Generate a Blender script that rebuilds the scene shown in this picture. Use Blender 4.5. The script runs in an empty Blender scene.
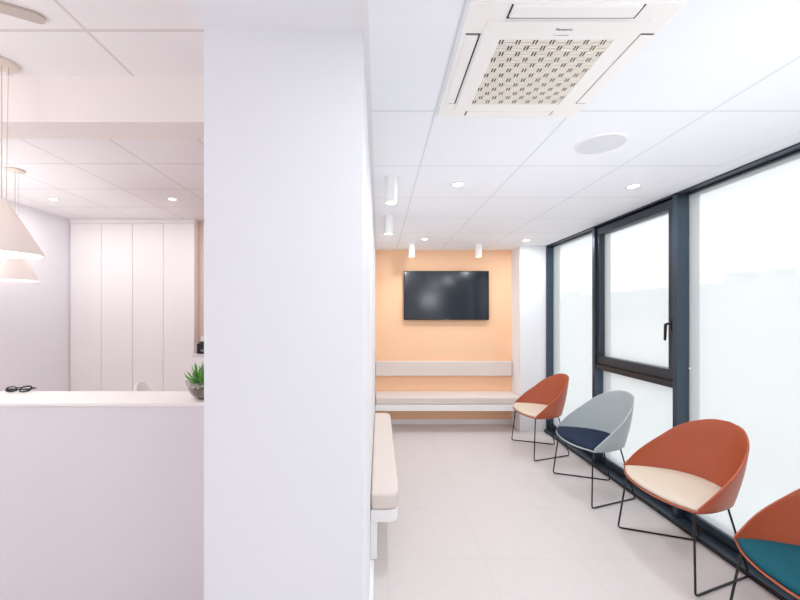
import bpy, bmesh, math, random
from mathutils import Vector, Matrix
random.seed(7)
PI = math.pi
sc = bpy.context.scene
COL = sc.collection
CAM = 1.523            # camera height; +Y looks into the room, +X is the window side
H1 = CAM + .886        # waiting-room ceiling
H2 = CAM + 1.19        # reception ceiling

# ---------------------------------------------------------------- materials
def lin(c):
    f = lambda v: v/12.92 if v <= .04045 else ((v+.055)/1.055)**2.4
    return tuple(f(v/255) for v in c) + (1,)

def mat(name, rgb, rough=.5, metal=0, spec=.5, emit=None, es=0, noise=0, nscale=40, bump=0, bscale=200, coat=0):
    m = bpy.data.materials.new(name); m.use_nodes = True
    nt = m.node_tree; b = nt.nodes['Principled BSDF']
    b.inputs['Base Color'].default_value = lin(rgb)
    b.inputs['Roughness'].default_value = rough
    b.inputs['Metallic'].default_value = metal
    b.inputs['Specular IOR Level'].default_value = spec
    if coat: b.inputs['Coat Weight'].default_value = coat
    if emit:
        b.inputs['Emission Color'].default_value = lin(emit); b.inputs['Emission Strength'].default_value = es
    if noise or bump:
        tc = nt.nodes.new('ShaderNodeTexCoord')
        n = nt.nodes.new('ShaderNodeTexNoise'); n.inputs['Scale'].default_value = nscale
        nt.links.new(tc.outputs['Object'], n.inputs['Vector'])
        if noise:
            mx = nt.nodes.new('ShaderNodeMix'); mx.data_type = 'RGBA'
            c = lin(rgb)
            mx.inputs[6].default_value = tuple(v*(1-noise) for v in c[:3])+(1,)
            mx.inputs[7].default_value = tuple(min(1, v*(1+noise)) for v in c[:3])+(1,)
            nt.links.new(n.outputs['Fac'], mx.inputs[0]); nt.links.new(mx.outputs[2], b.inputs['Base Color'])
        if bump:
            n2 = nt.nodes.new('ShaderNodeTexNoise'); n2.inputs['Scale'].default_value = bscale
            nt.links.new(tc.outputs['Object'], n2.inputs['Vector'])
            bp = nt.nodes.new('ShaderNodeBump'); bp.inputs['Strength'].default_value = bump
            bp.inputs['Distance'].default_value = .002
            nt.links.new(n2.outputs['Fac'], bp.inputs['Height']); nt.links.new(bp.outputs['Normal'], b.inputs['Normal'])
    return m

def grid_mat(name, base, line, ox, oy, px, py, w, rough=.6, noise=.02, nscale=8, spec=.3, streak=False):
    """flat surface of square panels, joints at ox+k*px and oy+k*py"""
    m = mat(name, base, rough, spec=spec)
    nt = m.node_tree; b = nt.nodes['Principled BSDF']
    N = lambda t: nt.nodes.new(t)
    tc = N('ShaderNodeTexCoord'); sp = N('ShaderNodeSeparateXYZ'); nt.links.new(tc.outputs['Object'], sp.inputs[0])
    def mth(op, a, b_):
        n = N('ShaderNodeMath'); n.operation = op
        for i, v in enumerate((a, b_)):
            if v is None: continue
            if isinstance(v, (int, float)): n.inputs[i].default_value = v
            else: nt.links.new(v, n.inputs[i])
        return n.outputs[0]
    def axis(out, o, p):
        a = mth('DIVIDE', mth('SUBTRACT', out, o), p)
        a = mth('ADD', a, 100.5)
        a = mth('FRACT', a, None)
        a = mth('ABSOLUTE', mth('SUBTRACT', a, .5), None)
        return mth('LESS_THAN', a, w/p/2)
    mask = mth('MAXIMUM', axis(sp.outputs['X'], ox, px), axis(sp.outputs['Y'], oy, py))
    no = N('ShaderNodeTexNoise'); no.inputs['Scale'].default_value = nscale; no.inputs['Detail'].default_value = 6
    nt.links.new(tc.outputs['Object'], no.inputs['Vector'])
    c = lin(base)
    m1 = N('ShaderNodeMix'); m1.data_type = 'RGBA'
    m1.inputs[6].default_value = tuple(v*(1-noise) for v in c[:3])+(1,)
    m1.inputs[7].default_value = tuple(min(1, v*(1+noise)) for v in c[:3])+(1,)
    nt.links.new(no.outputs['Fac'], m1.inputs[0])
    m2 = N('ShaderNodeMix'); m2.data_type = 'RGBA'
    nt.links.new(mask, m2.inputs[0]); nt.links.new(m1.outputs[2], m2.inputs[6]); m2.inputs[7].default_value = lin(line)
    nt.links.new(m2.outputs[2], b.inputs['Base Color'])
    return m

M = {}
M['ceil_plain'] = mat('ceiling_white', (244, 247, 252), .6, spec=.3)
M['wall'] = mat('white_paint', (236, 236, 238), .6, spec=.3, bump=.05)
M['pillar'] = mat('white_pillar_paint', (236, 237, 241), .55, spec=.3, bump=.05)
M['orange'] = mat('apricot_paint', (245, 200, 162), .6, spec=.3, bump=.05)
M['ceil_r'] = grid_mat('ceiling_tiles_waiting', (244, 247, 252), (222, 226, 233), .245, 1.615, .602, .600, .010)
M['ceil_l'] = grid_mat('ceiling_tiles_reception', (240, 237, 238), (218, 211, 210), -1.231, 2.93, .6035, .592, .013)
M['ceil_l2'] = grid_mat('ceiling_tiles_reception_front', (240, 237, 238), (218, 211, 210), -1.228, 1.553, .6035, .592, .016)
M['plaster_l'] = mat('warm_white_plaster', (237, 236, 241), .6, spec=.3)
M['beam'] = mat('warm_white_beam', (240, 233, 229), .6, spec=.3)
M['floor'] = grid_mat('pale_stone_tiles', (214, 206, 204), (203, 195, 193), .652, 2.30, .6, .6, .004, rough=.42, noise=.035, nscale=14, spec=.35)
M['white_lac'] = mat('white_lacquer', (242, 240, 240), .35)
M['cab'] = mat('warm_white_laminate', (241, 237, 236), .45)
M['counter_top'] = mat('white_solid_surface', (248, 244, 241), .4)
M['counter'] = mat('white_desk_laminate', (229, 223, 227), .45)
M['uphol'] = mat('pale_beige_upholstery', (222, 210, 203), .8, spec=.2, noise=.03, nscale=60, bump=.2, bscale=600)
M['frame'] = mat('blue_grey_aluminium', (60, 73, 86), .34, metal=.4, spec=.5)
M['frame_dark'] = mat('charcoal_aluminium', (38, 37, 41), .4, metal=.2)
M['sash'] = mat('slate_aluminium', (50, 57, 67), .36, metal=.35)
M['black'] = mat('black_powder_coat', (22, 22, 25), .4)
M['rubber'] = mat('black_rubber', (18, 18, 20), .7)
M['terra'] = mat('terracotta_shell', (174, 85, 54), .42)
M['greyshell'] = mat('pale_grey_shell', (176, 185, 187), .45)
M['cream'] = mat('cream_upholstery', (218, 203, 184), .8, spec=.2, bump=.15, bscale=700)
M['navy'] = mat('navy_upholstery', (24, 40, 64), .75, spec=.25, bump=.15, bscale=700)
M['teal'] = mat('teal_upholstery', (0, 80, 94), .7, spec=.25, bump=.15, bscale=700)
M['screen'] = mat('dark_glass_screen', (14, 22, 34), .13, spec=.8)
M['bezel'] = mat('black_plastic', (16, 16, 18), .35)
M['grey_mark'] = mat('grey_print', (120, 120, 125), .5)
M['ac'] = mat('ac_white_plastic', (247, 246, 243), .45)
M['ac_line'] = mat('dark_gap', (50, 50, 55), .7)
M['ac_dark'] = mat('dark_recess', (38, 34, 32), .9)
M['lattice'] = mat('cream_lattice', (240, 235, 224), .6)
M['tan'] = mat('tan_plastic', (176, 165, 143), .7)
M['shade'] = mat('pendant_cream_metal', (251, 245, 241), .5)
_nt = M['shade'].node_tree; _o = [n for n in _nt.nodes if n.type == 'OUTPUT_MATERIAL'][0]; _p = _nt.nodes['Principled BSDF']
_t = _nt.nodes.new('ShaderNodeBsdfTranslucent'); _t.inputs[0].default_value = lin((255, 244, 234))
_x = _nt.nodes.new('ShaderNodeMixShader'); _x.inputs[0].default_value = .1
_nt.links.new(_p.outputs[0], _x.inputs[1]); _nt.links.new(_t.outputs[0], _x.inputs[2]); _nt.links.new(_x.outputs[0], _o.inputs[0])
M['shade_in'] = mat('pendant_inner_white', (252, 242, 232), .5)
M['canopy'] = mat('greige_canopy', (222, 212, 200), .5)
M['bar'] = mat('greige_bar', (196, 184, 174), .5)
M['wire'] = mat('pale_cord', (205, 195, 188), .6)
M['lens'] = mat('lamp_lens_warm', (255, 250, 240), .4, emit=(255, 240, 215), es=14)
M['bulb'] = mat('bulb_glow', (255, 250, 244), .4, emit=(255, 246, 236), es=5)
M['lens2'] = mat('lamp_lens_yellow', (255, 245, 210), .4, emit=(255, 238, 180), es=5)
M['soil'] = mat('dark_soil', (134, 116, 104), .95, noise=.5, nscale=90, bump=.3, bscale=120)
M['pebble'] = mat('pale_pebbles', (214, 204, 190), .7, noise=.3, nscale=60)
M['leaf'] = mat('succulent_green', (100, 165, 72), .45, noise=.45, nscale=25)
M['leaf_dark'] = mat('succulent_dark', (36, 62, 40), .5)
M['paper'] = mat('white_paper', (245, 243, 240), .7)
M['facade'] = mat('pale_render_facade', (203, 203, 203), .85, noise=.03, nscale=1.5)
M['grille_sp'] = mat('speaker_mesh', (222, 224, 230), .7)
M['peach'] = mat('pale_peach_paint', (240, 212, 194), .6)

def facing(nt, k, base):
    """reflectance rising towards grazing angles, the same on both sides of a thin pane"""
    N = nt.nodes.new
    lw = N('ShaderNodeLayerWeight'); lw.inputs[0].default_value = .5
    pw = N('ShaderNodeMath'); pw.operation = 'POWER'; pw.inputs[1].default_value = 4; nt.links.new(lw.outputs['Facing'], pw.inputs[0])
    mu = N('ShaderNodeMath'); mu.operation = 'MULTIPLY_ADD'; mu.inputs[1].default_value = k; mu.inputs[2].default_value = base
    nt.links.new(pw.outputs[0], mu.inputs[0]); return mu

def glass(name, clear):
    m = bpy.data.materials.new(name); m.use_nodes = True; nt = m.node_tree
    nt.nodes.clear(); N = nt.nodes.new
    out = N('ShaderNodeOutputMaterial'); tr = N('ShaderNodeBsdfTransparent'); tl = N('ShaderNodeBsdfTranslucent')
    gl = N('ShaderNodeBsdfGlossy'); gl.inputs['Roughness'].default_value = .03
    tr.inputs[0].default_value = (.98, .98, .98, 1); tl.inputs[0].default_value = (.74, .725, .70, 1)
    m1 = N('ShaderNodeMixShader'); m1.inputs[0].default_value = 1-clear
    nt.links.new(tr.outputs[0], m1.inputs[1]); nt.links.new(tl.outputs[0], m1.inputs[2])
    mu = facing(nt, .5, .03)
    m2 = N('ShaderNodeMixShader'); nt.links.new(mu.outputs[0], m2.inputs[0])
    nt.links.new(m1.outputs[0], m2.inputs[1]); nt.links.new(gl.outputs[0], m2.inputs[2])
    nt.links.new(m2.outputs[0], out.inputs[0])
    return m
M['pane'] = glass('frosted_film_glass', .5)

def bowl_glass():
    m = bpy.data.materials.new('clear_bowl_glass'); m.use_nodes = True; nt = m.node_tree
    nt.nodes.clear(); N = nt.nodes.new
    out = N('ShaderNodeOutputMaterial'); tr = N('ShaderNodeBsdfTransparent'); tr.inputs[0].default_value = (.93, .93, .93, 1)
    gl = N('ShaderNodeBsdfGlossy'); gl.inputs['Roughness'].default_value = .02
    fr = facing(nt, .7, .05)
    mx = N('ShaderNodeMixShader'); nt.links.new(fr.outputs[0], mx.inputs[0])
    nt.links.new(tr.outputs[0], mx.inputs[1]); nt.links.new(gl.outputs[0], mx.inputs[2]); nt.links.new(mx.outputs[0], out.inputs[0])
    return m
M['bowl'] = bowl_glass()

# ---------------------------------------------------------------- helpers
class MB:
    def __init__(s): s.v = []; s.f = []
    def add(s, vs, fs):
        o = len(s.v); s.v += [tuple(v) for v in vs]; s.f += [tuple(i+o for i in f) for f in fs]; return s
    def box(s, x0, x1, y0, y1, z0, z1):
        return s.add([(x0,y0,z0),(x1,y0,z0),(x1,y1,z0),(x0,y1,z0),(x0,y0,z1),(x1,y0,z1),(x1,y1,z1),(x0,y1,z1)],
                     [(0,3,2,1),(4,5,6,7),(0,1,5,4),(1,2,6,5),(2,3,7,6),(3,0,4,7)])
    def prism(s, pts, z0, z1):
        n = len(pts)
        return s.add([(x,y,z0) for x,y in pts]+[(x,y,z1) for x,y in pts],
                     [tuple(reversed(range(n))), tuple(range(n,2*n))]+[(i,(i+1)%n,n+(i+1)%n,n+i) for i in range(n)])
    def lathe(s, prof, c=(0,0,0), n=32, close=False):
        vs = []; fs = []
        for r, z in prof:
            for k in range(n):
                a = 2*PI*k/n; vs.append((c[0]+max(r,1e-5)*math.cos(a), c[1]+max(r,1e-5)*math.sin(a), c[2]+z))
        m = len(prof)
        for j in range(m if close else m-1):
            j2 = (j+1) % m
            for k in range(n):
                k2 = (k+1)%n; fs.append((j*n+k, j*n+k2, j2*n+k2, j2*n+k))
        return s.add(vs, fs)
    def tube(s, pts, r, n=10, closed=False):
        P = [Vector(p) for p in pts]; L = len(P); vs = []; fs = []
        up = None
        for i in range(L):
            if closed: t = (P[(i+1)%L]-P[i-1])
            else: t = P[min(i+1,L-1)]-P[max(i-1,0)]
            t.normalize()
            if up is None:
                a = Vector((0,0,1)) if abs(t.z) < .9 else Vector((1,0,0))
                up = (a - t*a.dot(t)).normalized()
            else: up = (up - t*up.dot(t)).normalized()
            b = t.cross(up)
            rr = r if not callable(r) else r(i/(L-1))
            for k in range(n):
                a = 2*PI*k/n; vs.append(P[i] + up*math.cos(a)*rr + b*math.sin(a)*rr)
        for i in range(L if closed else L-1):
            j = (i+1)%L
            for k in range(n): fs.append((i*n+k, i*n+(k+1)%n, j*n+(k+1)%n, j*n+k))
        if not closed:
            fs.append(tuple(reversed(range(n)))); fs.append(tuple(range((L-1)*n, L*n)))
        return s.add(vs, fs)
    def build(s, name, m, parent=None, bevel=0, smooth=False, seg=2, sub=0, solid=0, auto=None):
        me = bpy.data.meshes.new(name); me.from_pydata(s.v, [], s.f); me.update()
        bm = bmesh.new(); bm.from_mesh(me); bmesh.ops.recalc_face_normals(bm, faces=bm.faces); bm.to_mesh(me); bm.free()
        if isinstance(m, (list, tuple)):
            for q in m: me.materials.append(q)
        else: me.materials.append(m)
        if smooth:
            for p in me.polygons: p.use_smooth = True
        if smooth and auto: me.set_sharp_from_angle(angle=math.radians(auto))
        o = bpy.data.objects.new(name, me); COL.objects.link(o); o.parent = parent
        if solid:
            d = o.modifiers.new('solid', 'SOLIDIFY'); d.thickness = solid; d.offset = 0
        if bevel:
            d = o.modifiers.new('bevel', 'BEVEL'); d.width = bevel; d.segments = seg; d.limit_method = 'ANGLE'; d.angle_limit = math.radians(40)
        if sub:
            d = o.modifiers.new('sub', 'SUBSURF'); d.levels = sub; d.render_levels = sub
        return o

def box(name, m, x0, x1, y0, y1, z0, z1, parent=None, bevel=0):
    return MB().box(x0,x1,y0,y1,z0,z1).build(name, m, parent, bevel)

def struct(o): o['kind'] = 'structure'; return o
def tag(o, label, cat, group=None):
    o['label'] = label; o['category'] = cat
    if group: o['group'] = group
    return o
def empty(name, loc=(0,0,0), rz=0):
    o = bpy.data.objects.new(name, None); COL.objects.link(o); o.location = loc; o.rotation_euler = (0,0,rz)
    o.empty_display_size = .05; return o
def thing(name, loc, label, cat, group=None, rz=0): return tag(empty(name, loc, rz), label, cat, group)
def copy_tree(o, parent=None):
    c = o.copy(); COL.objects.link(c); c.parent = parent
    for ch in list(o.children): copy_tree(ch, c)
    return c
def rounded(pts, r, n=5, closed=True):
    P = [Vector(p) for p in pts]; out = []; L = len(P)
    for i in range(L):
        if not closed and i in (0, L-1): out.append(P[i]); continue
        a = P[i-1]-P[i]; b = P[(i+1)%L]-P[i]
        rr = min(r, a.length*.45, b.length*.45)
        s = P[i]+a.normalized()*rr; e = P[i]+b.normalized()*rr
        for k in range(n+1):
            t = k/n; out.append(s*(1-t)**2 + P[i]*2*t*(1-t) + e*t*t)
    return out
def crom(pts, n):
    """Catmull-Rom resample of a point list to n samples"""
    P = [Vector(p) for p in pts]; Q = [P[0]*2-P[1]]+P+[P[-1]*2-P[-2]]; out = []
    for k in range(n):
        t = k/(n-1)*(len(P)-1); i = min(int(t), len(P)-2); u = t-i
        a, b, c, d = Q[i], Q[i+1], Q[i+2], Q[i+3]
        out.append(.5*((2*b)+(c-a)*u+(2*a-5*b+4*c-d)*u*u+(3*b-a-3*c+d)*u*u*u))
    return out

# ---------------------------------------------------------------- room shell
YB, YR = 5.12, -3.2
XL, XG = -3.88, 2.265
PX0, PX1, PY = -.546, -.051, 1.154
struct(box('floor', M['floor'], XL-.1, 2.36, YR-.1, 5.6, -.1, 0))
struct(box('ceiling_waiting', M['ceil_r'], PX1, 2.05, YR, YB, H1, H1+.1))
struct(box('trim_1', M['ceil_plain'], 2.05, 2.36, YR, YB, H1, H1+.1))             # plain white border above the windows
struct(box('trim_2', M['wall'], PX1, PX1+.02, YR, YB, H1-.004, H1))          # wall angle along the partition
struct(box('ceiling_reception', M['ceil_l'], XL, -.16, 2.03, 4.75, H2, H2+.1))
struct(box('ceiling_reception_front', M['ceil_l2'], XL, PX0, YR, 1.85, H2, H2+.1))
struct(box('trim_3', M['beam'], XL, -.16, 1.85, 2.03, CAM+.96, H2+.1))  # hanging plaster beam
struct(box('trim_4', M['pillar'], PX0, PX1, YR, PY+.4, H1, H2+.1))           # lowered soffit running back from the pillar
struct(box('wall_pillar', M['pillar'], PX0, PX1, PY, PY+.45, 0, H1))
struct(box('wall_partition', M['wall'], -.16, PX1, PY+.45, YB, 0, H2))
struct(box('wall_back', M['orange'], -.16, 2.36, YB, YB+.12, 0, H1+.1))
struct(box('wall_column', M['wall'], 1.833, 2.36, 4.81, YB, 0, H1, bevel=.004))
struct(box('wall_reception', M['peach'], XL-.1, -.16, 4.75, 4.87, 0, H2+.1))
struct(box('wall_left', M['plaster_l'], XL-.1, XL, YR, 4.75, 0, H2+.1))
struct(box('wall_rear', M['wall'], XL-.1, 2.36, YR-.1, YR, 0, H2+.1))
struct(box('baseboard_back', M['white_lac'], PX1+.012, 1.833, YB-.012, YB, 0, .066))
b = MB().box(PX1, PX1+.012, 4.0, YB, 0, .066); struct(b.build('baseboard_partition', M['white_lac']))
struct(box('trim_5', M['white_lac'], PX1, -.030, 1.62, 2.19, 0, .066))

# ---------------------------------------------------------------- window wall
XI = 2.17
def mullion(y, parent):
    b = MB(); b.box(XI, XG+.07, y, y+.042, .03, H1)
    o = b.build('mullion', M['frame'], parent, bevel=.002)
    MB().box(XI+.084, XI+.092, y-.0015, y+.0435, .03, H1-.01).build('groove', M['frame_dark'], o)
    return o
ys = [4.81-1.0, ]
bays = [(3.726+.042, 4.785), (2.694+.042, 3.726), (1.64+.042, 2.694), (.57+.042, 1.64), (-.5+.042, .57), (-1.57+.042, -.5), (-3.2, -1.57)]
for i, (y0, y1) in enumerate(bays):
    w = struct(empty('window_%d' % (i+1), (0,0,0)))
    # sill: stepped profile
    s = MB().box(2.135, 2.36, y0-.042, y1, 0, .033)
    s.build('sill_step', M['frame'], w, bevel=.002)
    MB().box(2.134, 2.1355, y0-.042, y1, .002, .031).build('kick_strip', M['black'], w)
    s = MB().box(2.232, 2.33, y0, y1, .033, .098)
    o = s.build('bottom_profile', M['frame'], w, bevel=.002)
    MB().box(2.2305, 2.233, y0, y1, .034, .05).build('gasket', M['black'], o)
    MB().box(XI, 2.36, y0-.042, y1, H1-.012, H1).box(2.235, 2.33, y0, y1, H1-.024, H1-.012).build('head_profile', M['frame'], w)
    MB().box(2.228, 2.234, y0, y1, H1-.02, H1-.012).build('gasket', M['black'], w)
    if i == 1:
        zt0, zt1 = .972, 1.022
        MB().box(XI+.01, 2.33, y0, y1, zt0, zt1).build('transom', M['frame_dark'], w, bevel=.003)
        MB().box(2.2, 2.33, y0, y1, zt1, 1.034).build('gasket', M['black'], w)
        sx0, sx1 = 2.19, 2.29
        sa = MB()
        sa.box(sx0, sx1, y0+.004, y1-.004, 1.034, 1.105)
        sa.box(sx0, sx1, y0+.004, y1-.004, CAM+.79, CAM+.858)
        sa.box(sx0, sx1, y1-.045, y1-.004, 1.105, CAM+.79)
        sa.box(sx0, sx1, y0+.004, y0+.065, 1.105, CAM+.79)
        so = sa.build('sash', M['sash'], w, bevel=.003)
        MB().box(2.245, 2.252, y0+.06, y1-.04, 1.10, CAM+.795).build('glass_pane', M['pane'], w)
        MB().box(2.255, 2.262, y0, y1, .09, zt0+.004).build('glass_pane', M['pane'], w)
        hy = y0+.040
        h = MB().box(sx0-.008, sx0, hy-.014, hy+.014, 1.40, 1.49)
        ho = h.build('window_handle', M['black'], so, bevel=.003)
        MB().tube(rounded([(sx0-.004, hy, 1.45), (sx0-.04, hy, 1.45), (sx0-.045, hy, 1.325)], .015, closed=False), lambda t: .008+.004*math.sin(PI*min(1,max(0,(t-.4)/.6))), 8).build('lever', M['black'], ho, smooth=True)
    else:
        MB().box(2.255, 2.262, y0, y1, .09, H1-.018).build('glass_pane', M['pane'], w)
    if i < 6: mullion(y0-.042, w)
    if i == 0:
        b = MB().box(XI, XG+.07, 4.785, 4.81, .03, H1); b.build('jamb', M['frame'], w, bevel=.002)
    if i == 2:
        MB().lathe([(.001,0),(.006,0),(.006,.012),(.001,.012)], (XG-.012, y1-.012, CAM-.40), 12).build('catch', M['white_lac'], w)

# ---------------------------------------------------------------- outside
fx = 14
bd = MB().box(fx, fx+6, -6, 60, -9, CAM+.093*fx)
bo = bd.build('building', M['facade'])
for (a, c, hh) in ((14.42, 15.05, .35), (13.08, 13.63, .33), (27.0, 28.2, .4)):
    MB().box(fx+.02, fx+.8, a, c, CAM+.093*fx-.01, CAM+.093*fx+hh).build('chimney', M['facade'], bo)
tag(bo, 'pale rendered building with chimneys, seen faintly through the frosted windows', 'building')
g = struct(box('ground_street', M['facade'], 2.6, 40, -20, 70, -9.1, -9))

# ---------------------------------------------------------------- chairs
RIM = [(.22,.304,.462),(.11,.310,.565),(-.01,.29,.662),(-.10,.25,.745),(-.165,.19,.80),(-.22,.10,.84),(-.235,0,.852)]
BASE = [(.22,.301,.441),(.12,.288,.439),(.02,.252,.438),(-.06,.208,.438),(-.12,.145,.438),(-.15,.075,.438),(-.16,0,.438)]
FRONT = [(.22,.301,.441),(.275,.21,.440),(.308,.105,.438),(.318,0,.438)]
def chair_shell():
    n = 19
    half_r = crom(RIM, n); half_b = crom(BASE, n)
    mir = lambda L: L + [Vector((p.x,-p.y,p.z)) for p in reversed(L[:-1])]
    rim, base = mir(half_r), mir(half_b)
    K = 9; vs = []; fs = []; W = len(rim)
    for j in range(K):
        t = j/(K-1)
        for i in range(W):
            p = base[i].lerp(rim[i], t)
            c = Vector((.02,0,p.z)); d = (p-c); d.z = 0
            p = p + d.normalized()*(.012*math.sin(PI*t)*(1-abs(i-(W-1)/2)/(W/2)*.8)) if d.length > 1e-4 else p
            vs.append(p)
    for j in range(K-1):
        for i in range(W-1): fs.append((j*W+i, j*W+i+1, (j+1)*W+i+1, (j+1)*W+i))
    # underside pan: base outline closed by the front arc, drawn inwards in rings
    fr = crom(FRONT, 10); front = [Vector((p.x,-p.y,p.z)) for p in fr[1:]] + list(reversed(fr[:-1]))[0:]
    front = front[:-1]
    loop_idx = list(range(W)); o = len(vs)
    extra = front; vs += extra; loop_idx += list(range(o, o+len(extra)))
    L = len(loop_idx); prev = loop_idx
    for s, dz in ((.95,-.010),(.85,-.016),(.5,-.02)):
        o = len(vs); ring = []
        for ix in loop_idx:
            p = vs[ix]; c = Vector((.07,0,p.z)); q = c+(p-c)*s; q.z = .438*(1-s)+p.z*s+dz
            vs.append(q)
        ring = list(range(o, o+L))
        for k in range(L): fs.append((prev[k], prev[(k+1)%L], ring[(k+1)%L], ring[k]))
        prev = ring
    fs.append(tuple(prev))
    return MB().add(vs, fs), [vs[i] for i in loop_idx]
def cushion(loop):
    vs = []; fs = []; L = len(loop); prev = None
    for s, z in ((.955,-.002),(.978,.006),(.985,.016),(.97,.026),(.92,.034),(.8,.040),(.5,.044),(.2,.045)):
        o = len(vs)
        for p in loop:
            c = Vector((.07,0,0)); q = c+(Vector((p.x,p.y,0))-c)*s
            q.z = .440 + z*.78
            vs.append(q)
        ring = list(range(o,o+L))
        if prev: 
            for k in range(L): fs.append((prev[k], prev[(k+1)%L], ring[(k+1)%L], ring[k]))
        prev = ring
    fs.append(tuple(prev))
    return MB().add(vs, fs)
SH, LOOP = chair_shell()
def make_chair():
    t = empty('tub_chair')
    SH.build('shell', M['terra'], t, smooth=True, solid=.009, bevel=.002)
    cushion(LOOP).build('seat_cushion', M['cream'], t, smooth=True)
    for s in (1,-1):
        P = [(.215, s*.272, .428), (.25, s*.322, .0065), (-.195, s*.165, .0065), (-.09, s*.135, .418), (.0, s*.16, .416)]
        MB().tube(rounded(P, .022), .0058, 8, closed=True).build('sled_leg', M['black'], t, smooth=True)
    b = MB(); b.tube([(.10,-.2,.418),(.10,.2,.418)], .006, 8); b.tube([(-.03,-.15,.416),(-.03,.15,.416)], .006, 8)
    b.build('cross_bar', M['black'], t, smooth=True)
    return t
proto = make_chair()
chairs = [
 (1.85, 4.14, 'terra', 'cream', 'terracotta tub chair with cream seat, farthest, beside the white column'),
 (1.912, 3.21, 'greyshell', 'navy', 'pale grey tub chair with navy seat and black sled legs'),
 (1.95, 2.31, 'terra', 'cream', 'terracotta tub chair with cream seat, the nearer one, standing before the wide window pane'),
 (1.92, 1.464, 'terra', 'teal', 'terracotta tub chair with teal seat, nearest, cut by the frame edge'),
]
for i, (x, y, sm, cm, lab) in enumerate(chairs):
    c = proto if i == 0 else copy_tree(proto)
    c.location = (x, y, 0); c.rotation_euler = (0,0,PI)
    tag(c, lab, 'chair', 'tub chairs along the window wall')
    for ch in c.children:
        if ch.name.startswith('shell') and sm != 'terra': ch.data = ch.data.copy(); ch.data.materials[0] = M[sm]
        if ch.name.startswith('seat') and cm != 'cream': ch.data = ch.data.copy(); ch.data.materials[0] = M[cm]

# ---------------------------------------------------------------- back bench, back pad, television
t = thing('wall_bench', (.9, YB, 0), 'long white bench with beige cushion against the apricot wall', 'bench')
MB().box(PX1+.004-.9, 1.829-.9, -.40, -.002, .285, .362).build('bench_base', M['white_lac'], t, bevel=.006)
MB().box(PX1+.006-.9, 1.827-.9, -.395, -.004, .362, .462).build('seat_cushion', M['uphol'], t, bevel=.022, seg=4)
pad = MB().box(PX1+.004, 1.822, YB-.055, YB, .672, .876).build('wall_back_cushion', M['uphol'], None, bevel=.012, seg=3)
pad.name = 'back_cushion'
tag(pad, 'long beige upholstered backrest strip fixed on the apricot wall', 'cushion')
t = thing('television', (.922, YB, 1.441), 'black flat television mounted on the apricot wall', 'television')
MB().box(-.582, .582, -.065, -.03, 0, .67).build('housing', M['bezel'], t, bevel=.004)
MB().box(-.572, .572, -.067, -.063, .016, .662).build('screen', M['screen'], t)
MB().box(-.25, .25, -.032, -.001, .18, .5).build('wall_bracket', M['bezel'], t)
MB().box(-.025, .025, -.0665, -.064, .004, .011).build('logo', M['grey_mark'], t)

# ---------------------------------------------------------------- side bench
def round_end(x0, x1, y0, y1, r, n=8):
    p = [(x0,y0)]
    for k in range(n+1):
        a = -PI/2 + PI/2*k/n; p.append((x1-r+r*math.cos(a), y0+r+r*math.sin(a)))
    for k in range(n+1):
        a = PI/2*k/n; p.append((x1-r+r*math.cos(a), y1-r+r*math.sin(a)))
    p.append((x0,y1)); return p
t = thing('side_bench', (PX1, 3.05, 0), 'narrow white bench with rounded beige cushion beside the pillar', 'bench')
MB().prism(round_end(.003, .165, -.86, .93, .06), .29, .362).build('bench_base', M['white_lac'], t, bevel=.004)
MB().prism(round_end(.003, .172, -.865, .935, .065), .362, .462).build('seat_cushion', M['uphol'], t, bevel=.02, seg=4)
MB().box(.001, .040, -.85, .92, .066, .29).build('support_panel', M['white_lac'], t)

# ---------------------------------------------------------------- air conditioner cassette
t = thing('air_conditioner', (.56, 1.33, H1), 'square white ceiling cassette air conditioner with perforated grille', 'air conditioner')
zf = -.02                                    # face level
def L(x0,x1,y0,y1): return (x0-.56, x1-.56, y0-1.33, y1-1.33)
MB().box(*L(.256,.865,1.027,1.635), zf, 0).build('outer_panel', M['ac'], t, bevel=.008)
# inner panel made of four strips round the grille
b = MB(); z0, z1 = zf-.006, zf
b.box(*L(.3205,.379,1.088,1.568), z0, z1).box(*L(.739,.800,1.088,1.568), z0, z1).box(*L(.379,.739,1.088,1.161), z0, z1).box(*L(.379,.739,1.519,1.568), z0, z1)
b.build('intake_panel', M['ac'], t)
d0, d1 = zf-.0012, zf+.001       # flaps, each with the dark joint lines round it
for (x0,x1,y0,y1), lines in (
    ((.378,.742,1.036,1.078), ((.372,.748,1.078,1.083),(.372,.377,1.034,1.083),(.743,.748,1.034,1.083))),
    ((.270,.308,1.148,1.515), ((.309,.314,1.142,1.521),(.268,.314,1.142,1.146),(.285,.314,1.517,1.521))),
    ((.809,.850,1.148,1.515), ((.808,.850,1.142,1.146),(.808,.850,1.517,1.521),(.808,.809,1.142,1.521))),
    ((.376,.738,1.574,1.612), ((.371,.375,1.572,1.612),(.739,.743,1.572,1.612),(.371,.743,1.572,1.573)))):
    fl = MB().box(*L(x0,x1,y0,y1), zf-.005, zf+.004).build('air_flap', M['ac'], t, bevel=.003)
    b = MB()
    for q in lines: b.box(*L(*q), d0, d1)
    b.build('joint_line', M['ac_line'], fl)
gr = MB()
n_r, n_c = 13, 20
cw, chh = .36/n_c, .358/n_r
bk = MB()
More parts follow.
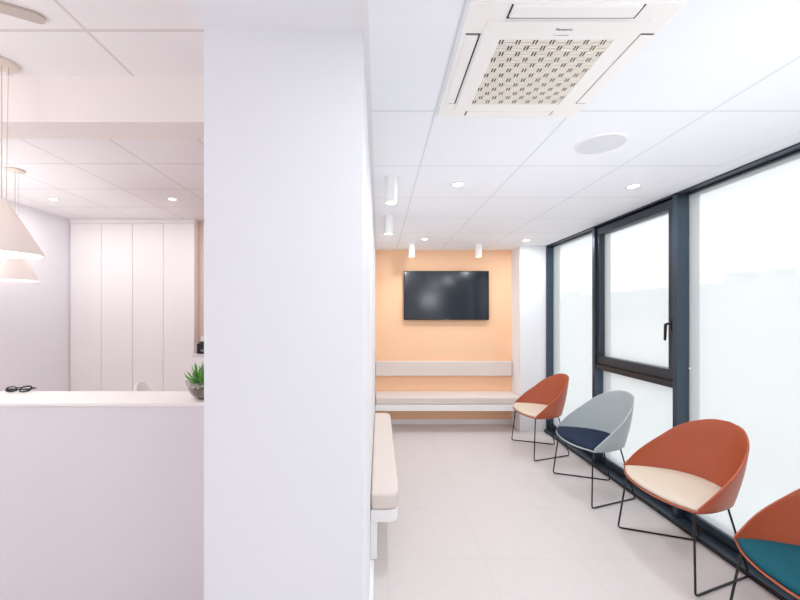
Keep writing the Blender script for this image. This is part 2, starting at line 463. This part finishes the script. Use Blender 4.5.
for j in range(n_r):
    ya = 1.161+j*chh
    gr.box(*L(.379,.739,ya-.0030,ya+.0030), zf-.003, zf-.001)
    for i in range(n_c):
        xa = .379+i*cw
        if (i + j) % 3 == 0:     # a pair of open slots
            for q in (0,.5,1): gr.box(*L(xa+q*cw-.0018, xa+q*cw+.0018, ya, ya+chh), zf-.003, zf-.001)
        else:                       # two louvres lying across, shallow shelf behind
            bk.box(*L(xa, xa+cw, ya, ya+chh), zf-.0014, zf-.0008)
            for q in (.14,.56): gr.box(*L(xa, xa+cw, ya+q*chh, ya+(q+.27)*chh), zf-.0045, zf-.0014)
gg = gr.build('intake_grille', M['lattice'], t)
bk.build('louvre_shelf', M['tan'], gg)
MB().box(*L(.379,.739,1.161,1.519), zf-.0008, zf).build('filter', M['ac_dark'], gg)
def text(body, size, loc, m, name, parent, rot):
    cu = bpy.data.curves.new(name, 'FONT'); cu.body = body; cu.size = size; cu.extrude = .0002; cu.align_x = 'CENTER'
    o = bpy.data.objects.new(name, cu); COL.objects.link(o); bpy.context.view_layer.update()
    me = bpy.data.meshes.new_from_object(o.evaluated_get(bpy.context.evaluated_depsgraph_get()))
    bpy.data.objects.remove(o); me.materials.append(m)
    o = bpy.data.objects.new(name, me); COL.objects.link(o); o.parent = parent; o.location = loc; o.rotation_euler = rot
    return o
text('Panasonic', .013, (0.0, 1.122-1.33, zf-.0065), M['ac_line'], 'brand_lettering', t, (PI,0,0))
MB().box(*L(.540,.543,1.140,1.143), zf-.0066, zf-.006).box(*L(.548,.585,1.141,1.1424), zf-.0066, zf-.006).build('indicator_marks', M['grey_mark'], t)

# ---------------------------------------------------------------- ceiling speaker, downlights, spots
t = thing('ceiling_speaker', (1.153, 1.93, H1), 'round pale speaker grille flush in the ceiling tiles', 'speaker')
MB().lathe([(.001,-.004),(.112,-.004),(.112,0),(.001,0)], n=48).build('mesh_grille', M['grille_sp'], t)
MB().lathe([(.112,-.006),(.12,-.005),(.122,0),(.112,0)], n=48, close=True).build('rim', M['white_lac'], t)

def light(kind, name, parent, loc, power, color, size=.08, spot=None, rot=(0,0,0), blend=.6):
    l = bpy.data.lights.new(name, kind); l.energy = power; l.color = color
    if kind == 'AREA': l.shape = 'DISK'; l.size = size
    elif kind == 'SPOT': l.spot_size = math.radians(spot); l.spot_blend = blend; l.shadow_soft_size = size
    else: l.shadow_soft_size = size
    o = bpy.data.objects.new(name, l); COL.objects.link(o); o.parent = parent; o.location = loc; o.rotation_euler = rot
    return o
WARM = (1, .98, .97); NEUT = (.92, .965, 1); COOLW = (1, .972, .972)
DOWN_R, DOWN_L, PEND, REAR_R, REAR_L = 6, 5, 5, 10, 27
UP_R, UP_L = 10, 12
def downlight(x, y, z, label, power, col, seen=True):
    t = thing('ceiling_downlight', (x,y,z), label, 'downlight', 'recessed ceiling downlights')
    MB().lathe([(.034,-.001),(.036,-.006),(.046,-.004),(.048,0),(.034,0)], n=32, close=True).build('trim_ring', M['white_lac'], t, smooth=True)
    MB().lathe([(.001,-.0015),(.034,-.0015),(.034,-.0005),(.001,-.0005)], n=32).build('lens', M['lens'], t)
    light('AREA', 'lamp_light', t, (0,0,-.012), power, col, .07)
for x, y, lab in ((.54,2.52,'small round downlight in the waiting room ceiling just behind the air conditioner'),
                  (1.76,2.56,'small round downlight in the waiting room ceiling near the opening window'),
                  (.54,4.37,'small round downlight above the television, farthest from the windows'),
                  (1.76,4.43,'small round downlight in the ceiling beside the white column')):
    downlight(x, y, H1, lab, DOWN_R, NEUT)
for x, y, lab in ((-3.37,3.83,'small downlight over the tall cupboards, left one'), (-2.14,3.83,'small downlight over the tall cupboards, right one beside the pillar')):
    downlight(x, y, H2, lab, DOWN_L, WARM)
def spot(x, y, label, bottom, m, power, cone=95):
    t = thing('cylinder_spotlight', (x,y,H1), label, 'spotlight', 'white surface mounted cylinder spotlights')
    h = H1-bottom
    MB().lathe([(.001,0),(.04,0),(.04,-h),(.034,-h),(.034,-h+.01),(.001,-h+.01)], n=32).build('body', M['white_lac'], t, smooth=True, auto=40)
    MB().lathe([(.001,-h+.004),(.0335,-h+.004),(.0335,-h+.0095),(.001,-h+.0095)], n=32).build('lens', m, t)
    light('SPOT', 'lamp_light', t, (0,0,-h-.005), power, WARM, .03, spot=cone, blend=.8)
spot(.415, 4.72, 'white cylinder spotlight above the left end of the television', CAM+.73, M['lens2'], 7, 140)
spot(1.27, 4.72, 'white cylinder spotlight above the right end of the television', CAM+.73, M['lens2'], 7, 140)
spot(.078, 2.4, 'white cylinder spotlight with yellowish glow beside the pillar, the nearer one', CAM+.72, M['lens2'], 2.5)
spot(.085, 3.33, 'white cylinder spotlight beside the pillar, the farther one', CAM+.72, M['lens2'], 2.5)

# ---------------------------------------------------------------- pendants
def pendant(x, y, rim, label):
    t = thing('pendant_lamp', (x,y,H2), label, 'pendant lamp', 'cone pendant lamps over the reception desk')
    z = rim-H2
    MB().lathe([(.001,0),(.065,0),(.065,-.012),(.058,-.016),(.001,-.016)], n=32).build('canopy', M['canopy'], t, smooth=True, auto=40)
    MB().tube([(0,0,-.01),(0,0,z+.25)], .0022, 6).build('cord', M['wire'], t)
    MB().tube([(.022,.01,-.01),(.014,.008,z+.25)], .0014, 6).build('suspension_cable', M['wire'], t)
    s = MB().lathe([(.152,z),(.155,z+.004),(.028,z+.245),(.012,z+.262),(.001,z+.262),(.001,z+.256),(.025,z+.24),(.147,z+.002)], n=64, close=True)
    s.build('lamp_shade', M['shade'], t, smooth=True, auto=30)
    MB().lathe([(.001,z+.20),(.024,z+.19),(.034,z+.165),(.024,z+.14),(.001,z+.13)], n=20).build('bulb', M['bulb'], t, smooth=True)
    light('POINT', 'lamp_light', t, (0,0,z+.10), PEND, WARM, .03)
pendant(-1.785, 1.75, CAM+.282, 'cream cone pendant lamp over the desk, nearer and higher in the picture')
pendant(-3.0, 3.05, CAM+.275, 'cream cone pendant lamp farther back, seen below the nearer shade')
# flat bar with one rounded end, set against the ceiling
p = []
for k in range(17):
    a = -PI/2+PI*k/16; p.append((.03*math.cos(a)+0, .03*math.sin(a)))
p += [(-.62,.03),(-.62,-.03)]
t = MB().prism(p, -.012, 0).build('ceiling_bar', M['canopy'])
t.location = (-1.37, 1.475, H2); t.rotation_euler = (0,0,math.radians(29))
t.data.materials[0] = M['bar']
tag(t, 'long greige bar with rounded end on the reception ceiling', 'ceiling fitting')

# ---------------------------------------------------------------- reception desk and what stands on it
t = thing('reception_desk', (-2, 1.9, 0), 'long white reception desk with thick pale worktop', 'reception desk')
MB().box(XL+.002+2, -.548+2, -.135, .11, 0, 1.084).build('front_panel', M['counter'], t)
MB().box(XL+.002+2, -.548+2, -.141, .13, 1.084, 1.10).build('worktop', M['counter_top'], t, bevel=.002)
t = thing('potted_succulent', (-.862, 1.875, 1.10), 'green spiky succulent in a round glass bowl on the desk', 'plant')
MB().lathe([(.001,0),(.055,0),(.078,.018),(.094,.045),(.102,.072),(.106,.092),(.103,.092),(.099,.072),(.091,.045),(.075,.02),(.054,.003),(.001,.003)], n=48).build('glass_bowl', M['bowl'], t, smooth=True)
MB().lathe([(.001,.0045),(.052,.0045),(.073,.022),(.089,.047),(.092,.056),(.001,.06)], n=40).build('soil', M['soil'], t, smooth=True)
pb = MB()
for k in range(70):
    a = random.uniform(0,2*PI); r = random.choice((.084,.08,.07,.055,.03)); s = random.uniform(.006,.011)
    c = (r*math.cos(a), r*math.sin(a), .063+random.uniform(0,.010))
    pb.lathe([(.001,-s*.6),(s*.8,-s*.35),(s,0),(s*.8,s*.35),(.001,s*.6)], c, 7)
o = pb.build('pebbles', M['pebble'], t, smooth=True); o['kind'] = 'stuff'
lf = MB()
for (cx, cy, n, ln) in ((-.045,-.02,34,.085),(.02,.01,38,.11),(.0,-.045,24,.07),(-.01,.04,22,.09)):
    for k in range(n):
        a = random.uniform(0, 2*PI); el = random.uniform(.15, 1.45); l = ln*random.uniform(.7,1.1)
        d = Vector((math.cos(a)*math.cos(el), math.sin(a)*math.cos(el), math.sin(el)))
        pts = [Vector((cx,cy,.07)) + d*l*q + Vector((0,0,.25*l*q*q)) for q in (0,.25,.5,.75,1)]
        lf.tube(pts, lambda q: .0048*(1-q)**.7*(.7+.8*q)+.0004, 5)
lf.build('foliage', M['leaf'], t, smooth=True)
lf = MB()
for k in range(14):
    a = random.uniform(0,2*PI); el = random.uniform(.8,1.5)
    d = Vector((math.cos(a)*math.cos(el), math.sin(a)*math.cos(el), math.sin(el)))
    lf.tube([Vector((-.01,.02,.07))+d*.105*q for q in (0,.3,.6,1)], lambda q: .006*(1-q)**.6+.0004, 5)
lf.build('dark_rosette', M['leaf_dark'], t, smooth=True)

t = thing('eyeglasses', (-1.95, 2.0, 1.10), 'black folded eyeglasses lying on the reception desk', 'eyeglasses')
def lens_ring(cx, w, h, tilt):
    pts = []
    for k in range(20):
        a = 2*PI*k/20; x = w*math.copysign(abs(math.cos(a))**.7, math.cos(a)); z = h*math.copysign(abs(math.sin(a))**.8, math.sin(a))
        pts.append((cx+x, z*.5, h+.004+z*.9+ tilt*x))
    return pts
f = MB(); f.tube(lens_ring(-.038,.026,.013,0), .0035, 6, closed=True); f.tube(lens_ring(.040,.030,.014,.12), .0042, 6, closed=True)
f.tube([(-.014,.005,.022),(0,.007,.024),(.013,.005,.022)], .003, 6)
f.build('frame', M['bezel'], t, smooth=True)
for (a, c) in ((((-.064,0,.018),(-.062,.03,.01),(.03,.035,.006))), (((.068,0,.026),(.064,.04,.014),(-.03,.045,.006)))) and \
    (( (-.064,0,.018), (.03,.035,.006) ), ((.070,0,.026), (-.03,.045,.006))):
    MB().tube([a, ((a[0]*.98), .03, (a[2]+c[2])/2), c], .0032, 6).build('temple', M['bezel'], t, smooth=True)
MB().tube([(-.06,.004,.012),(-.015,.004,.012)], .008, 6).build('lens', M['screen'], t)

# ---------------------------------------------------------------- tall cupboards, side cabinet, machine
t = thing('tall_cupboard', (-3.1, 4.74, 0), 'full height white cupboard with four plain doors behind the desk', 'cupboard')
x0, x1 = XL+.003+3.1, -2.31+3.1
MB().box(x0, x1, -.088, -.002, 0, H2-.003).build('carcass', M['cab'], t)
dw = (x1-x0-.012)/4
for k in range(4):
    MB().box(x0+.012+k*dw+.0025, x0+.012+(k+1)*dw-.0025, -.11, -.089, .08, CAM+1.135).build('door', M['cab'], t, bevel=.0015)
MB().box(x0, x1, -.104, -.089, CAM+1.14, H2-.003).build('top_filler', M['cab'], t)
t = thing('low_cabinet', (-1.3, 4.74, 0), 'low white cabinet with pale worktop at the peach wall', 'cabinet')
MB().box(-.90, 1.1, -.36, -.004, 0, 1.025).build('body', M['cab'], t)
MB().box(-.91, 1.1, -.38, -.004, 1.025, 1.05).build('worktop', M['counter'], t, bevel=.002)
for k in range(3):
    MB().box(-.895+k*.66, -.895+k*.66+.65, -.378, -.361, .08, 1.015).build('door', M['cab'], t, bevel=.0015)
t = thing('printer', (-1.955, 4.5, 1.05), 'black desktop printer with white top tray on the low cabinet', 'printer')
MB().prism([(-.20,-.13),(.20,-.13),(.20,.14),(-.20,.14)], 0, .125).build('body', M['bezel'], t, bevel=.012, seg=3)
MB().box(-.18,.17,-.11,.10,.125,.142).build('lid', M['bezel'], t, bevel=.004)
MB().box(-.15,.15,-.134,-.128,.03,.055).build('paper_slot', M['grey_mark'], t)
MB().box(-.19,.15,-.05,.13,.142,.205).build('paper_tray', M['paper'], t, bevel=.004)

# pale office chair, only the top of its back shows over the desk
t = thing('office_chair', (-1.83, 3.1, 0), 'pale office chair whose back just shows above the desk', 'chair', rz=math.radians(68))
vs = []; fs = []; nu, nv = 13, 9
for j in range(nv):
    q = j/(nv-1)
    for i in range(nu):
        a = (i/(nu-1)-.5)*2
        w = .15*(1-.35*max(0,q-.6)/.4*abs(a))
        vs.append((w*a*(1-.25*q*q), .2-.09*a*a+.06*q, .52+.42*q-.09*max(0,q-.5)*a*a*2))
for j in range(nv-1):
    for i in range(nu-1): fs.append((j*nu+i, j*nu+i+1, (j+1)*nu+i+1, (j+1)*nu+i))
MB().add(vs, fs).build('backrest', M['counter_top'], t, smooth=True, solid=.02, bevel=.005)
MB().box(-.23,.23,-.24,.20,.44,.50).build('seat', M['cream'], t, bevel=.025, seg=4)
MB().tube([(0,0,.08),(0,0,.45)], .022, 12).build('post', M['black'], t, smooth=True)
MB().tube([(0,.15,.47),(0,.245,.5),(0,.235,.62)], .018, 8).build('back_bracket', M['black'], t, smooth=True)
for k in range(5):
    a = 2*PI*k/5
    lg = MB().tube([(0,0,.09),(.29*math.cos(a),.29*math.sin(a),.07)], .016, 8).build('leg', M['black'], t, smooth=True)
    MB().lathe([(.001,0),(.02,.005),(.027,.028),(.02,.05),(.001,.056)], (.28*math.cos(a),.28*math.sin(a),0), 12).build('caster', M['rubber'], lg, smooth=True)

# ---------------------------------------------------------------- light and sky
w = bpy.data.worlds.new('sky'); sc.world = w; w.use_nodes = True
nt = w.node_tree; bg = nt.nodes['Background']
tc = nt.nodes.new('ShaderNodeTexCoord'); no = nt.nodes.new('ShaderNodeTexNoise'); no.inputs['Scale'].default_value = 3
nt.links.new(tc.outputs['Generated'], no.inputs['Vector'])
mx = nt.nodes.new('ShaderNodeMix'); mx.data_type = 'RGBA'
mx.inputs[6].default_value = (.86, .93, 1, 1); mx.inputs[7].default_value = (.90, .96, 1, 1)
nt.links.new(no.outputs['Fac'], mx.inputs[0]); nt.links.new(mx.outputs[2], bg.inputs['Color'])
bg.inputs['Strength'].default_value = 1.9

# downlight row carried on out of view, then two added fill points
for y in (.68, -1.16):
    for x in (.54, 1.76):
        light('AREA', 'unseen_light', None, (x, y, H1-.02), DOWN_R, NEUT, .25)
light('POINT', 'unseen_light', None, (1.5, -.9, 1.95), REAR_R, NEUT, .25)
light('POINT', 'unseen_light', None, (-3.0, .1, 2.05), REAR_L, COOLW, .25)
# added fill without fittings, out of view, aimed up to brighten the ceilings
light('AREA', 'unseen_light', None, (1.8, .8, 1.0), UP_R, NEUT, .5, rot=(PI+.5,0,0))
light('SPOT', 'unseen_light', None, (1.25, -.3, .8), 140, NEUT, .6, spot=44, blend=1, rot=(PI/2+.48,0,.06))
light('AREA', 'unseen_light', None, (-2.6, .7, 1.45), UP_L, COOLW, .35, rot=(PI+.25,0,0))
light('AREA', 'unseen_light', None, (-3.45, 2.75, 1.5), UP_L*.9, COOLW, .35, rot=(PI,0,0))

cam = bpy.data.cameras.new('camera'); co = bpy.data.objects.new('camera', cam); COL.objects.link(co)
co.location = (0,0,CAM); co.rotation_euler = (PI/2,0,0)
cam.sensor_width = 36; cam.lens = 370/800*36; cam.shift_x = 21/800; cam.shift_y = 14/800; cam.clip_start = .05; cam.clip_end = 300
sc.camera = co
sc.view_settings.view_transform = 'Standard'; sc.view_settings.look = 'None'
sc.view_settings.gamma = 1; sc.view_settings.use_curve_mapping = False
sc.view_settings.exposure = .18
sc.cycles.use_denoising = True
sc.cycles.max_bounces = 14; sc.cycles.diffuse_bounces = 8; sc.cycles.transparent_max_bounces = 16
sc.cycles.sample_clamp_indirect = 8
